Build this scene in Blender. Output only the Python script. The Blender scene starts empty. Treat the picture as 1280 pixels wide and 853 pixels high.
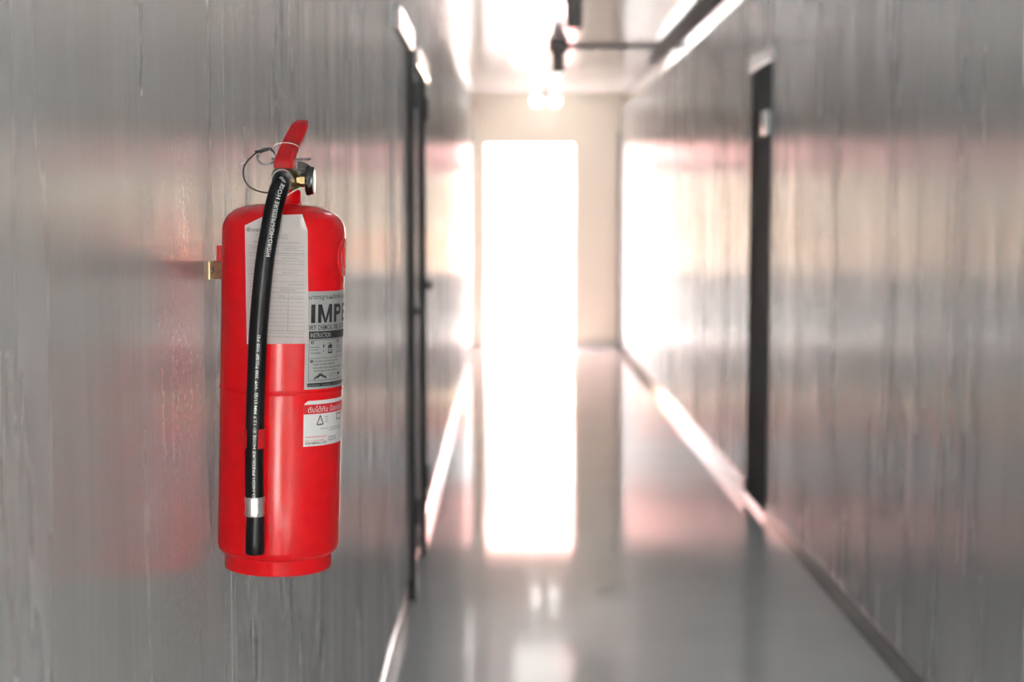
import bpy, bmesh, math, random
from mathutils import Vector, Matrix
random.seed(7)
SC = bpy.context.scene
COL = SC.collection
PI = math.pi

# ------------------------------------------------------------------ camera
cd = bpy.data.cameras.new('camera')
cam = bpy.data.objects.new('camera', cd)
COL.objects.link(cam)
SC.camera = cam
cd.sensor_width = 36.0
cd.lens = 53.44
cam.location = (0, 0, 1.5)
cam.rotation_euler = (PI / 2 - math.atan(158.5 / 1900), 0, -math.atan(8 / 1900))
cd.clip_start = 0.05
cd.clip_end = 200
cd.dof.use_dof = True
cd.dof.focus_distance = 1.83
cd.dof.aperture_fstop = 4.2

# ------------------------------------------------------------------ sky, sun, exposure
SKY = 6.0
SUN = 36.0
w = bpy.data.worlds.new('sky')
SC.world = w
w.use_nodes = True
bg = w.node_tree.nodes['Background']
bg.inputs[0].default_value = (0.95, 0.98, 1.0, 1)
bg.inputs[1].default_value = SKY
sl = bpy.data.lights.new('sun', 'SUN')
sl.energy = SUN
sl.angle = 0.02
sl.color = (1.0, 0.97, 0.92)
sun = bpy.data.objects.new('sun', sl)
COL.objects.link(sun)
sun.rotation_euler = (math.radians(48), 0, math.radians(-35))   # shines towards +Y and +X, downwards
SC.view_settings.view_transform = 'Standard'
SC.view_settings.look = 'None'
SC.view_settings.gamma = 1.0
SC.view_settings.exposure = 1.2
SC.cycles.max_bounces = 14
SC.cycles.diffuse_bounces = 8
SC.cycles.glossy_bounces = 10
SC.cycles.sample_clamp_indirect = 12.0
SC.cycles.caustics_reflective = True
SC.cycles.use_denoising = True

XL, XR = -0.378, 1.28          # faces of the side walls
YB, YE = -3.0, 16.97           # rear opening, end wall
ZC = 2.83                      # ceiling
RX0, RX1, RZ = -0.33, 0.32, 2.3  # doorway at the rear end, behind the camera


def portal(name, loc, rx, sx, sy):
    l = bpy.data.lights.new(name, 'AREA')
    l.shape = 'RECTANGLE'
    l.size, l.size_y = sx, sy
    l.energy = 1.0
    o = bpy.data.objects.new(name, l)
    COL.objects.link(o)
    o.location = loc
    o.rotation_euler = (rx, 0, 0)
    l.cycles.is_portal = True
    return o


portal('rear_sky_portal', ((RX0 + RX1) / 2, YB - 0.12, RZ / 2), PI / 2, RX1 - RX0, RZ)      # faces +Y
portal('door_sky_portal', (0.268, YE + 0.14, 1.14), -PI / 2, 0.98, 2.28)               # faces -Y


# ------------------------------------------------------------------ materials
def mat(name, col, rough=0.5, metal=0.0, spec=0.5, coat=0.0, ior=1.5):
    m = bpy.data.materials.new(name)
    m.use_nodes = True
    b = m.node_tree.nodes['Principled BSDF']
    b.inputs['Base Color'].default_value = (*col, 1)
    b.inputs['Roughness'].default_value = rough
    b.inputs['Metallic'].default_value = metal
    b.inputs['Specular IOR Level'].default_value = spec
    b.inputs['IOR'].default_value = ior
    b.inputs['Coat Weight'].default_value = coat
    b.inputs['Coat Roughness'].default_value = 0.08
    return m


def noise_on(m, scale=(1, 1, 1), freq=5.0, detail=4.0, bump=0.0, dist=0.002, rough=None, colors=None):
    """object-space noise driving bump, roughness range and/or base colour range"""
    nt = m.node_tree
    N, L = nt.nodes, nt.links
    b = N['Principled BSDF']
    tc = N.new('ShaderNodeTexCoord')
    mp = N.new('ShaderNodeMapping')
    mp.inputs['Scale'].default_value = scale
    nz = N.new('ShaderNodeTexNoise')
    nz.inputs['Scale'].default_value = freq
    nz.inputs['Detail'].default_value = detail
    L.new(tc.outputs['Object'], mp.inputs[0])
    L.new(mp.outputs[0], nz.inputs['Vector'])
    if bump:
        bp = N.new('ShaderNodeBump')
        bp.inputs['Strength'].default_value = bump
        bp.inputs['Distance'].default_value = dist
        L.new(nz.outputs['Fac'], bp.inputs['Height'])
        if b.inputs['Normal'].is_linked:
            L.new(b.inputs['Normal'].links[0].from_socket, bp.inputs['Normal'])
        L.new(bp.outputs[0], b.inputs['Normal'])
    if rough:
        mr = N.new('ShaderNodeMapRange')
        mr.inputs['From Min'].default_value = 0.3
        mr.inputs['From Max'].default_value = 0.7
        mr.inputs['To Min'].default_value, mr.inputs['To Max'].default_value = rough
        L.new(nz.outputs['Fac'], mr.inputs['Value'])
        L.new(mr.outputs[0], b.inputs['Roughness'])
    if colors:
        cr = N.new('ShaderNodeValToRGB')
        cr.color_ramp.elements[0].position = 0.3
        cr.color_ramp.elements[1].position = 0.7
        cr.color_ramp.elements[0].color = (*colors[0], 1)
        cr.color_ramp.elements[1].color = (*colors[1], 1)
        L.new(nz.outputs['Fac'], cr.inputs[0])
        L.new(cr.outputs[0], b.inputs['Base Color'])
    return m


M = {}
M['wall'] = mat('brushed_wall_panel', (0.60, 0.60, 0.60), 0.3, 0.5)
noise_on(M['wall'], (1, 1, 0.13), 9, 4, bump=0.9, dist=0.0042, colors=((0.57, 0.57, 0.57), (0.63, 0.63, 0.63)))
noise_on(M['wall'], (1, 1, 0.5), 260, 2, bump=0.35, dist=0.0012)
noise_on(M['wall'], (1, 1, 0.10), 9, 3, rough=(0.22, 0.29))
b = M['wall'].node_tree.nodes['Principled BSDF']       # the sheets carry an upright grain: rough along the wall, smooth up and down
b.inputs['Anisotropic'].default_value = 1.0
tv = M['wall'].node_tree.nodes.new('ShaderNodeCombineXYZ')
tv.inputs[1].default_value = 1.0
M['wall'].node_tree.links.new(tv.outputs[0], b.inputs['Tangent'])
M['core'] = mat('wall_core', (0.22, 0.22, 0.22), 0.6)
M['ceiling'] = mat('ceiling_paint', (0.78, 0.78, 0.78), 0.16)
noise_on(M['ceiling'], (1, 1, 1), 1.2, 2, bump=0.3, dist=0.01)
M['floor'] = mat('floor_vinyl', (0.66, 0.66, 0.66), 0.07, spec=0.35)
noise_on(M['floor'], (1, 1, 1), 2.0, 3, bump=0.05, dist=0.004, colors=((0.76, 0.76, 0.76), (0.82, 0.82, 0.82)))
M['end'] = mat('end_wall_paint', (0.88, 0.85, 0.74), 0.4)
noise_on(M['end'], (1, 1, 1), 3.0, 3, bump=0.15, dist=0.004)
M['alu'] = mat('polished_aluminium', (0.72, 0.72, 0.73), 0.12, 1.0)
noise_on(M['alu'], (1, 1, 1), 30, 2, bump=0.03, dist=0.002)
M['dark'] = mat('dark_grey_paint', (0.10, 0.10, 0.10), 0.8, spec=0.1)
noise_on(M['dark'], (1, 1, 1), 120, 2, bump=0.05, dist=0.001)
M['trunk'] = mat('dark_trunking_plastic', (0.42, 0.42, 0.42), 0.8, spec=0.1)
noise_on(M['trunk'], (1, 1, 1), 60, 2, bump=0.04, dist=0.001)
M['skirting'] = mat('dark_skirting', (0.10, 0.10, 0.10), 0.12)
noise_on(M['skirting'], (1, 1, 1), 40, 2, bump=0.03, dist=0.002)
M['conduit'] = mat('conduit_paint', (0.45, 0.45, 0.45), 0.6)
noise_on(M['conduit'], (1, 1, 1), 80, 2, bump=0.04, dist=0.001)
M['white'] = mat('white_gloss_trim', (0.8, 0.8, 0.8), 0.15)
noise_on(M['white'], (1, 1, 1), 25, 2, bump=0.04, dist=0.002)
M['red'] = mat('red_enamel', (0.72, 0.002, 0.006), 0.17, spec=0.4)
noise_on(M['red'], (1, 1, 1), 60, 3, bump=0.02, dist=0.001, colors=((0.69, 0.002, 0.005), (0.75, 0.003, 0.008)))
M['redlever'] = mat('shade_darkened_red', (0.50, 0.004, 0.008), 0.4)  # darker than the enamel: shade on the lever face put into its colour
noise_on(M['redlever'], (1, 1, 1), 300, 2, bump=0.06, dist=0.0005)
M['rubber'] = mat('black_rubber', (0.005, 0.005, 0.006), 0.24, spec=0.3)
noise_on(M['rubber'], (1, 1, 1), 200, 2, bump=0.05, dist=0.0004)
M['nozzle'] = mat('black_nozzle_plastic', (0.004, 0.004, 0.005), 0.3, spec=0.3)
noise_on(M['nozzle'], (1, 1, 1), 200, 2, bump=0.03, dist=0.0004)
M['ferrule'] = mat('crimped_aluminium', (0.66, 0.65, 0.63), 0.38, 1.0)
noise_on(M['ferrule'], (1, 1, 0.1), 260, 2, bump=0.2, dist=0.0006)
M['brass'] = mat('valve_brass', (0.42, 0.31, 0.15), 0.32, 1.0)
noise_on(M['brass'], (1, 1, 1), 160, 3, bump=0.06, dist=0.0006, colors=((0.30, 0.22, 0.11), (0.50, 0.38, 0.19)))
M['copper'] = mat('bracket_passivated_steel', (0.20, 0.11, 0.07), 0.3, 1.0)
noise_on(M['copper'], (1, 1, 1), 120, 3, bump=0.06, dist=0.0006, colors=((0.075, 0.035, 0.024), (0.12, 0.06, 0.04)))
M['brassedge'] = mat('bracket_cut_edge', (0.85, 0.72, 0.42), 0.35, 1.0)
noise_on(M['brassedge'], (1, 1, 1), 120, 3, bump=0.06, dist=0.0006)
M['steel'] = mat('zinc_steel', (0.30, 0.30, 0.30), 0.28, 1.0)
noise_on(M['steel'], (1, 1, 1), 200, 2, bump=0.05, dist=0.0004)
M['gaugerim'] = mat('gauge_bezel', (0.10, 0.10, 0.105), 0.22, 0.9)
noise_on(M['gaugerim'], (1, 1, 1), 200, 2, bump=0.03, dist=0.0004)
M['lens'] = mat('gauge_lens', (0.85, 0.87, 0.85), 0.12)
noise_on(M['lens'], (1, 1, 1), 100, 2, bump=0.01, dist=0.0004)
M['paper'] = mat('tag_card', (0.78, 0.78, 0.765), 0.55)
noise_on(M['paper'], (1, 1, 1), 60, 4, bump=0.06, dist=0.0008, colors=((0.75, 0.75, 0.735), (0.81, 0.81, 0.795)))
M['ink'] = mat('grey_ink', (0.34, 0.34, 0.33), 0.6)
noise_on(M['ink'], (1, 1, 1), 500, 2, colors=((0.28, 0.28, 0.27), (0.44, 0.44, 0.43)))
M['blackink'] = mat('black_ink', (0.012, 0.012, 0.016), 0.4)
noise_on(M['blackink'], (1, 1, 1), 300, 2, colors=((0.010, 0.010, 0.014), (0.02, 0.02, 0.024)))
M['whiteink'] = mat('white_ink', (0.75, 0.75, 0.73), 0.5)
noise_on(M['whiteink'], (1, 1, 1), 600, 2, colors=((0.55, 0.55, 0.54), (0.82, 0.82, 0.80)))
M['redink'] = mat('red_ink', (0.62, 0.006, 0.014), 0.35)
noise_on(M['redink'], (1, 1, 1), 300, 2, colors=((0.58, 0.005, 0.012), (0.66, 0.008, 0.018)))
M['silver'] = mat('silver_sticker', (0.46, 0.47, 0.46), 0.32, 0.35)
noise_on(M['silver'], (1, 1, 1), 80, 3, bump=0.02, dist=0.0004, colors=((0.44, 0.45, 0.44), (0.48, 0.49, 0.48)))
M['whitesticker'] = mat('white_sticker', (0.66, 0.66, 0.66), 0.32)
noise_on(M['whitesticker'], (1, 1, 1), 80, 3, bump=0.02, dist=0.0004)
M['string'] = mat('white_twine', (0.72, 0.68, 0.62), 0.7)
noise_on(M['string'], (1, 1, 1), 900, 2, bump=0.5, dist=0.0004)
M['cord'] = mat('black_cord', (0.015, 0.015, 0.016), 0.35)
noise_on(M['cord'], (1, 1, 1), 400, 2, bump=0.05, dist=0.0003)
M['concrete'] = mat('outdoor_concrete', (0.62, 0.61, 0.60), 0.7)
noise_on(M['concrete'], (1, 1, 1), 2, 5, colors=((0.56, 0.55, 0.54), (0.68, 0.67, 0.66)))
M['render'] = mat('white_render', (0.80, 0.79, 0.77), 0.6)
noise_on(M['render'], (1, 1, 1), 14, 4, bump=0.1, dist=0.003)
M['grey_render'] = mat('grey_render', (0.36, 0.36, 0.36), 0.7)
noise_on(M['grey_render'], (1, 1, 1), 14, 4, bump=0.1, dist=0.003)
M['peach'] = mat('peach_facade', (0.85, 0.64, 0.47), 0.7)
noise_on(M['peach'], (1, 1, 1), 3, 4, colors=((0.82, 0.61, 0.44), (0.88, 0.67, 0.50)))
M['glass'] = mat('window_glass', (0.05, 0.06, 0.07), 0.05)
noise_on(M['glass'], (1, 1, 1), 2, 2, bump=0.01, dist=0.002)
M['orange'] = mat('orange_sign', (0.88, 0.36, 0.16), 0.5)
noise_on(M['orange'], (1, 1, 1), 20, 2, colors=((0.86, 0.33, 0.14), (0.90, 0.38, 0.17)))
M['redsign'] = mat('red_sign', (0.80, 0.03, 0.03), 0.5)
noise_on(M['redsign'], (1, 1, 1), 20, 2, colors=((0.76, 0.03, 0.03), (0.84, 0.035, 0.035)))

# awning cloth lets sunlight through
m = bpy.data.materials.new('awning_cloth')
m.use_nodes = True
nt = m.node_tree
nt.nodes.remove(nt.nodes['Principled BSDF'])
d = nt.nodes.new('ShaderNodeBsdfDiffuse')
t = nt.nodes.new('ShaderNodeBsdfTranslucent')
mx = nt.nodes.new('ShaderNodeMixShader')
tc = nt.nodes.new('ShaderNodeTexCoord')
nz = nt.nodes.new('ShaderNodeTexNoise')
nz.inputs['Scale'].default_value = 9
cr = nt.nodes.new('ShaderNodeValToRGB')
cr.color_ramp.elements[0].color = (0.87, 0.44, 0.42, 1)
cr.color_ramp.elements[1].color = (0.90, 0.50, 0.47, 1)
nt.links.new(tc.outputs['Object'], nz.inputs['Vector'])
nt.links.new(nz.outputs['Fac'], cr.inputs[0])
nt.links.new(cr.outputs[0], d.inputs[0])
nt.links.new(cr.outputs[0], t.inputs[0])
nt.links.new(d.outputs[0], mx.inputs[1])
nt.links.new(t.outputs[0], mx.inputs[2])
nt.links.new(mx.outputs[0], nt.nodes['Material Output'].inputs[0])
M['awning'] = m

# lamp that is switched on
m = bpy.data.materials.new('lit_bulb')
m.use_nodes = True
b = m.node_tree.nodes['Principled BSDF']
b.inputs['Base Color'].default_value = (0.9, 0.9, 0.88, 1)
b.inputs['Emission Color'].default_value = (1.0, 0.98, 0.94, 1)
b.inputs['Emission Strength'].default_value = 2.5
nz = m.node_tree.nodes.new('ShaderNodeTexNoise')
nz.inputs['Scale'].default_value = 5
mr = m.node_tree.nodes.new('ShaderNodeMapRange')
mr.inputs['To Min'].default_value, mr.inputs['To Max'].default_value = 0.1, 0.2
m.node_tree.links.new(nz.outputs['Fac'], mr.inputs[0])
m.node_tree.links.new(mr.outputs[0], b.inputs['Roughness'])
M['bulb'] = m


# ------------------------------------------------------------------ helpers
def link(name, bm, m, parent=None, smooth=False, angle=None):
    me = bpy.data.meshes.new(name)
    bmesh.ops.recalc_face_normals(bm, faces=bm.faces[:])
    bm.to_mesh(me)
    bm.free()
    me.materials.append(M[m] if isinstance(m, str) else m)
    if smooth:
        for p in me.polygons:
            p.use_smooth = True
        if angle:
            me.set_sharp_from_angle(angle=math.radians(angle))
    o = bpy.data.objects.new(name, me)
    COL.objects.link(o)
    if parent:
        o.parent = parent
    return o


def tag(o, label, cat, group=None):
    o['label'] = label
    o['category'] = cat
    if group:
        o['group'] = group
    return o


def struct(o, label=None):
    o['kind'] = 'structure'
    if label:
        o['label'] = label
    return o


def empty(name, loc=(0, 0, 0), rot=(0, 0, 0)):
    o = bpy.data.objects.new(name, None)
    COL.objects.link(o)
    o.location = loc
    o.rotation_euler = rot
    o.empty_display_size = 0.1
    return o


def box(bm, x0, x1, y0, y1, z0, z1, bev=0.0, seg=1):
    r = bmesh.ops.create_cube(bm, size=1.0)
    vs = r['verts']
    for v in vs:
        v.co = Vector(((x0 + x1) / 2 + v.co.x * (x1 - x0), (y0 + y1) / 2 + v.co.y * (y1 - y0), (z0 + z1) / 2 + v.co.z * (z1 - z0)))
    if bev:
        es = list({e for v in vs for e in v.link_edges})
        bmesh.ops.bevel(bm, geom=es, offset=bev, segments=seg, affect='EDGES', profile=0.5)
    return bm


def B(*a, **k):
    return box(bmesh.new(), *a, **k)


def lathe(prof, n=64, bm=None, mtx=None, cap=True):
    """prof: list of (radius, z), closed with fans where the radius is 0"""
    bm = bm or bmesh.new()
    mtx = mtx or Matrix()
    rings = []
    for r, z in prof:
        if r < 1e-6:
            rings.append([bm.verts.new(mtx @ Vector((0, 0, z)))])
        else:
            rings.append([bm.verts.new(mtx @ Vector((r * math.cos(2 * PI * i / n), r * math.sin(2 * PI * i / n), z))) for i in range(n)])
    for a, b in zip(rings, rings[1:]):
        for i in range(n):
            j = (i + 1) % n
            if len(a) == 1 and len(b) == 1:
                continue
            if len(a) == 1:
                bm.faces.new((a[0], b[i], b[j]))
            elif len(b) == 1:
                bm.faces.new((a[i], a[j], b[0]))
            else:
                bm.faces.new((a[i], a[j], b[j], b[i]))
    return bm


def catmull(pts, per=10):
    P = [Vector(p) for p in pts]
    P = [P[0] * 2 - P[1]] + P + [P[-1] * 2 - P[-2]]
    out = []
    for i in range(1, len(P) - 2):
        a, b, c, d_ = P[i - 1], P[i], P[i + 1], P[i + 2]
        for k in range(per):
            t_ = k / per
            out.append(0.5 * ((2 * b) + (c - a) * t_ + (2 * a - 5 * b + 4 * c - d_) * t_ ** 2 + (3 * b - a - 3 * c + d_) * t_ ** 3))
    out.append(P[-2].copy())
    return out


def frames(path, up=Vector((0, -1, 0))):
    fr = []
    for i, p in enumerate(path):
        t_ = (path[min(i + 1, len(path) - 1)] - path[max(i - 1, 0)]).normalized()
        if i == 0:
            n = up - t_ * up.dot(t_)
            if n.length < 1e-4:
                n = Vector((0, 0, 1)) - t_ * t_.z
        else:
            n = fr[-1][1] - t_ * fr[-1][1].dot(t_)
        n.normalize()
        fr.append((t_, n, t_.cross(n)))
    return fr


def sweep(path, rad, n=12, bm=None, closed=False):
    bm = bm or bmesh.new()
    fr = frames(path)
    R = rad if isinstance(rad, (list, tuple)) else [rad] * len(path)
    rings = []
    for p, (t_, a, b), r in zip(path, fr, R):
        rings.append([bm.verts.new(p + (a * math.cos(2 * PI * k / n) + b * math.sin(2 * PI * k / n)) * r) for k in range(n)])
    prs = list(zip(rings, rings[1:]))
    if closed:
        prs.append((rings[-1], rings[0]))
    for a, b in prs:
        for k in range(n):
            bm.faces.new((a[k], a[(k + 1) % n], b[(k + 1) % n], b[k]))
    if not closed:
        bm.faces.new(rings[0])
        bm.faces.new(rings[-1])
    return bm


def slab(outline, y0, y1):
    """outline of (x, z) extruded along y"""
    bm = bmesh.new()
    a = [bm.verts.new((x, y0, z)) for x, z in outline]
    b = [bm.verts.new((x, y1, z)) for x, z in outline]
    bm.faces.new(a)
    bm.faces.new(b[::-1])
    for i in range(len(a)):
        j = (i + 1) % len(a)
        bm.faces.new((a[i], b[i], b[j], a[j]))
    return bm


# flat print: everything is drawn in a (u, v) plane as real outlines, then laid on a surface
class Print:
    def __init__(self):
        self.bm = bmesh.new()

    def poly(self, pts):
        self.bm.faces.new([self.bm.verts.new((u, v, 0)) for u, v in pts])

    def rect(self, u0, u1, v0, v1):
        self.poly([(u0, v0), (u1, v0), (u1, v1), (u0, v1)])

    def frame(self, u0, u1, v0, v1, t_):
        self.rect(u0, u1, v0, v0 + t_)
        self.rect(u0, u1, v1 - t_, v1)
        self.rect(u0, u0 + t_, v0, v1)
        self.rect(u1 - t_, u1, v0, v1)

    def disc(self, u, v, r, n=16):
        self.poly([(u + r * math.cos(2 * PI * i / n), v + r * math.sin(2 * PI * i / n)) for i in range(n)])

    def text(self, s, u0, u1, v0, v1, bold=0.0, u1_keep=False):
        """text fitted to the box u0..u1 by v0..v1 (u1 None: keeps the letters' own width)"""
        c = bpy.data.curves.new('print', 'FONT')
        c.body = s
        c.size = 1.0
        c.offset = bold
        c.resolution_u = 2
        o = bpy.data.objects.new('print', c)
        COL.objects.link(o)
        bpy.context.view_layer.update()
        me = bpy.data.meshes.new_from_object(o.evaluated_get(bpy.context.evaluated_depsgraph_get()))
        bpy.data.objects.remove(o)
        bpy.data.curves.remove(c)
        if not me.vertices:
            return
        xs = [v.co.x for v in me.vertices]
        ys = [v.co.y for v in me.vertices]
        sx0, sx1, sy0, sy1 = min(xs), max(xs), min(ys), max(ys)
        kv = (v1 - v0) / max(sy1 - sy0, 1e-6)
        ku = kv if u1 is None else (u1 - u0) / max(sx1 - sx0, 1e-6)
        vs = [self.bm.verts.new((u0 + (v.co.x - sx0) * ku, v0 + (v.co.y - sy0) * kv, 0)) for v in me.vertices]
        for p in me.polygons:
            try:
                self.bm.faces.new([vs[i] for i in p.vertices])
            except ValueError:
                pass
        bpy.data.meshes.remove(me)

    def lay(self, name, fn, m, parent, du=None, dv=None):
        bm = self.bm
        for ax, step in ((0, du), (1, dv)):
            if not step:
                continue
            lo = min(v.co[ax] for v in bm.verts)
            hi = max(v.co[ax] for v in bm.verts)
            k = math.floor(lo / step) + 1
            while k * step < hi:
                co, no = [0, 0, 0], [0, 0, 0]
                co[ax], no[ax] = k * step, 1
                bmesh.ops.bisect_plane(bm, geom=bm.verts[:] + bm.edges[:] + bm.faces[:], plane_co=co, plane_no=no, dist=1e-7)
                k += 1
        for v in bm.verts:
            v.co = fn(v.co.x, v.co.y)
        me = bpy.data.meshes.new(name)
        bm.to_mesh(me)
        bm.free()
        me.materials.append(M[m])
        o = bpy.data.objects.new(name, me)
        COL.objects.link(o)
        o.parent = parent
        return o


def copy_tree(o, parent=None):
    c = o.copy()
    COL.objects.link(c)
    c.parent = parent
    for ch in list(o.children):
        copy_tree(ch, c)
    return c


# ------------------------------------------------------------------ the corridor
struct(link('floor', B(XL - 0.1, XR + 0.1, YB, YE + 0.12, -0.1, 0.0), 'floor'))

ce = struct(link('ceiling', B(XL - 0.1, XR + 0.1, YB, YE + 0.12, ZC + 0.006, ZC + 0.12), 'core'))
edges = [YB, 0.3, 3.3, 6.3, 9.3, 12.3, 15.3, YE]
for a, b_ in zip(edges, edges[1:]):
    link('ceiling_panel', B(XL, XR, a + 0.001, b_ - 0.001, ZC, ZC + 0.02, bev=0.0015), 'ceiling', ce)


def wall(name, x_in, sgn, cuts, hole=None):
    """backing slab with one panel per sheet; sgn +1 when the wall faces +X"""
    xb = x_in - sgn * 0.05
    bm = bmesh.new()
    if hole:
        box(bm, min(xb, xb - sgn * 0.08), max(xb, xb - sgn * 0.08), YB, hole[0], 0, ZC)
        box(bm, min(xb, xb - sgn * 0.08), max(xb, xb - sgn * 0.08), hole[1], YE, 0, ZC)
        box(bm, min(xb, xb - sgn * 0.08), max(xb, xb - sgn * 0.08), hole[0], hole[1], hole[2], ZC)
    else:
        box(bm, min(xb, xb - sgn * 0.08), max(xb, xb - sgn * 0.08), YB, YE, 0, ZC)
    o = struct(link(name, bm, 'core'))
    for a, b_, z0 in cuts:
        link('wall_panel', B(min(x_in, xb), max(x_in, xb), a + 0.0008, b_ - 0.0008, z0, ZC, bev=0.003), 'wall', o)
    return o


ys = [YB] + [2.06 + 1.2 * k for k in range(-5, 13) if YB + 0.05 < 2.06 + 1.2 * k < YE - 0.05] + [YE]
wall('wall_left', XL, 1, [(a, b_, 0.0) for a, b_ in zip(ys, ys[1:])])
HY0, HY1, HZ = 7.36, 7.97, 2.235
ys = [YB] + [HY0 - 0.24 - 1.2 * k for k in range(9, -1, -1) if HY0 - 0.24 - 1.2 * k > YB + 0.05] + [HY0]
cuts = [(a, b_, 0.0) for a, b_ in zip(ys, ys[1:])] + [(HY0, HY1, HZ)]
ys = [HY1] + [HY1 + 0.35 + 1.2 * k for k in range(8) if HY1 + 0.35 + 1.2 * k < YE - 0.05] + [YE]
cuts += [(a, b_, 0.0) for a, b_ in zip(ys, ys[1:])]
wall('wall_right', XR, -1, cuts, (HY0, HY1, HZ))

# rear wall behind the camera with its doorway
bm = bmesh.new()
box(bm, XL - 0.1, RX0, YB - 0.1, YB, 0, ZC + 0.1)
box(bm, RX1, XR + 0.1, YB - 0.1, YB, 0, ZC + 0.1)
box(bm, RX0, RX1, YB - 0.1, YB, RZ, ZC + 0.1)
struct(link('wall_rear', bm, 'end'))

# end wall with its doorway
DX0, DX1, DZ = -0.222, 0.757, 2.278
bm = bmesh.new()
box(bm, XL - 0.1, DX0, YE, YE + 0.12, 0, ZC + 0.1)
box(bm, DX1, XR + 0.1, YE, YE + 0.12, 0, ZC + 0.1)
box(bm, DX0, DX1, YE, YE + 0.12, DZ, ZC + 0.1)
we = struct(link('wall_end', bm, 'end'))
link('wall_panel', B(DX1 + 0.02, XR - 0.045, YE - 0.02, YE + 0.001, 0.11, 2.36, bev=0.004), 'end', we)['label'] = 'cream panel beside the open doorway'
link('corner_strip', B(XR - 0.035, XR - 0.001, YE - 0.03, YE, 0.0, 2.42, bev=0.004), 'trunk', we)['label'] = 'dark strip in the far corner'
struct(link('baseboard_end', B(DX1 + 0.005, XR - 0.04, YE - 0.03, YE, 0.0, 0.07, bev=0.003), 'white'))

# baseboards and the trims under the ceiling
def skirting(name, x, sgn, y0, y1):
    # thin strip with a rounded lip on top, as a profile along y
    t_, h = 0.010, 0.085
    prof = [(x, 0), (x + sgn * t_, 0), (x + sgn * t_, h - 0.012), (x + sgn * (t_ + 0.003), h - 0.009), (x + sgn * (t_ + 0.002), h - 0.002), (x + sgn * 0.006, h), (x, h)]
    o = link(name, slab(prof, y0, y1), 'skirting')
    lip = [(x, h + 0.0003), (x + sgn * 0.009, h + 0.0003), (x + sgn * 0.009, h + 0.006), (x, h + 0.008)]
    link('metal_lip', slab(lip, y0, y1), 'alu', o)
    return o


struct(skirting('baseboard_left', XL, 1, YB, 5.795))
struct(skirting('baseboard_left', XL, 1, 5.86, 6.595))
struct(skirting('baseboard_left', XL, 1, 6.66, YE))
struct(skirting('baseboard_right', XR, -1, YB, HY0 - 0.04))
struct(skirting('baseboard_right', XR, -1, HY1 + 0.04, YE - 0.03))

# cornice strip on the right wall, boxed trim on the left
struct(link('trim_1', B(XR - 0.008, XR, YB, YE, 2.655, 2.765, bev=0.003), 'alu'), 'polished metal strip along the right wall under the dark trunking')
bm = B(XL, XL + 0.072, YB, YE, 2.66, ZC, bev=0.004)
struct(link('trim_2', bm, 'alu'), 'polished boxed trim along the left edge of the ceiling')


# doors on the left
def left_door(n, yj, y0, y1, zl, hz, hy):
    r = struct(empty('door_%d' % n, (XL, yj, 0)), None)
    link('door_leaf', B(0.0, 0.006, y0 - yj + 0.02, -0.004, 0.088, zl - 0.006, bev=0.002), 'wall', r)
    link('door_frame', B(0.0, 0.030, 0.0, 0.055, 0.0, zl, bev=0.003), 'dark', r)['label'] = 'dark upright frame edge'
    link('lintel', B(0.0, 0.030, y0 - yj, y1 - yj, zl, zl + 0.075, bev=0.004), 'alu', r)['label'] = 'bright metal strip above the door'
    h = lathe([(0, 0), (0.024, 0), (0.024, 0.003), (0.010, 0.005), (0.008, 0.012), (0.018, 0.016), (0.022, 0.022), (0.016, 0.027), (0, 0.028)], 20,
              mtx=Matrix.Translation((0.030, hy, hz)) @ Matrix.Rotation(PI / 2, 4, 'Y'))
    link('door_knob', h, 'dark', r, True, 50)
    for z in (0.35, 1.95):
        link('hinge', lathe([(0, -0.05), (0.008, -0.05), (0.008, 0.05), (0, 0.05)], 12, mtx=Matrix.Translation((0.036, 0.02, z))), 'dark', r, True, 40)
    return r


left_door(1, 5.80, 5.13, 5.84, 2.12, 1.13, 0.028)
left_door(2, 6.60, 6.18, 6.98, 2.10, 1.19, 0.028)

# dark door in the right wall
r = struct(empty('door_3', (XR, HY0, 0)))
W = HY1 - HY0
link('door_leaf', B(0.004, 0.044, 0.022, W - 0.022, 0.012, HZ - 0.022, bev=0.002), 'dark', r)
link('door_frame', B(-0.004, 0.05, 0.0, 0.02, 0.0, HZ, bev=0.002), 'dark', r)
link('door_frame', B(-0.004, 0.05, W - 0.02, W, 0.0, HZ, bev=0.002), 'dark', r)
link('door_frame', B(-0.004, 0.05, 0.0205, W - 0.0205, HZ - 0.02, HZ, bev=0.002), 'dark', r)
link('lintel', B(-0.016, 0.0, -0.07, W + 0.03, HZ + 0.002, HZ + 0.075, bev=0.003), 'white', r)['label'] = 'pale strip above the dark door'
link('threshold', B(-0.012, 0.05, -0.035, W + 0.035, 0.0, 0.03, bev=0.003), 'alu', r)
link('door_closer', B(-0.035, -0.004, -0.02, 0.10, 1.88, 2.00, bev=0.010, seg=2), 'white', r, True, 40)['label'] = 'pale rounded fitting on the frame edge'

# dark trunking and conduit below the ceiling
tr = tag(link('cable_trunking', B(XR - 0.056, XR, YB, 13.2, ZC - 0.055, ZC - 0.0005, bev=0.003), 'trunk'),
         'dark grey cable trunking along the top edge of the right wall', 'trunking')
bm = sweep(catmull([(0.475, 12.15, ZC - 0.016), (0.8, 12.15, ZC - 0.016), (XR - 0.058, 12.15, ZC - 0.016)], 4), 0.015, 12)
tag(link('conduit', bm, 'conduit', None, True, 50), 'thin grey conduit crossing the ceiling to the dark trunking', 'conduit')


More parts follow.
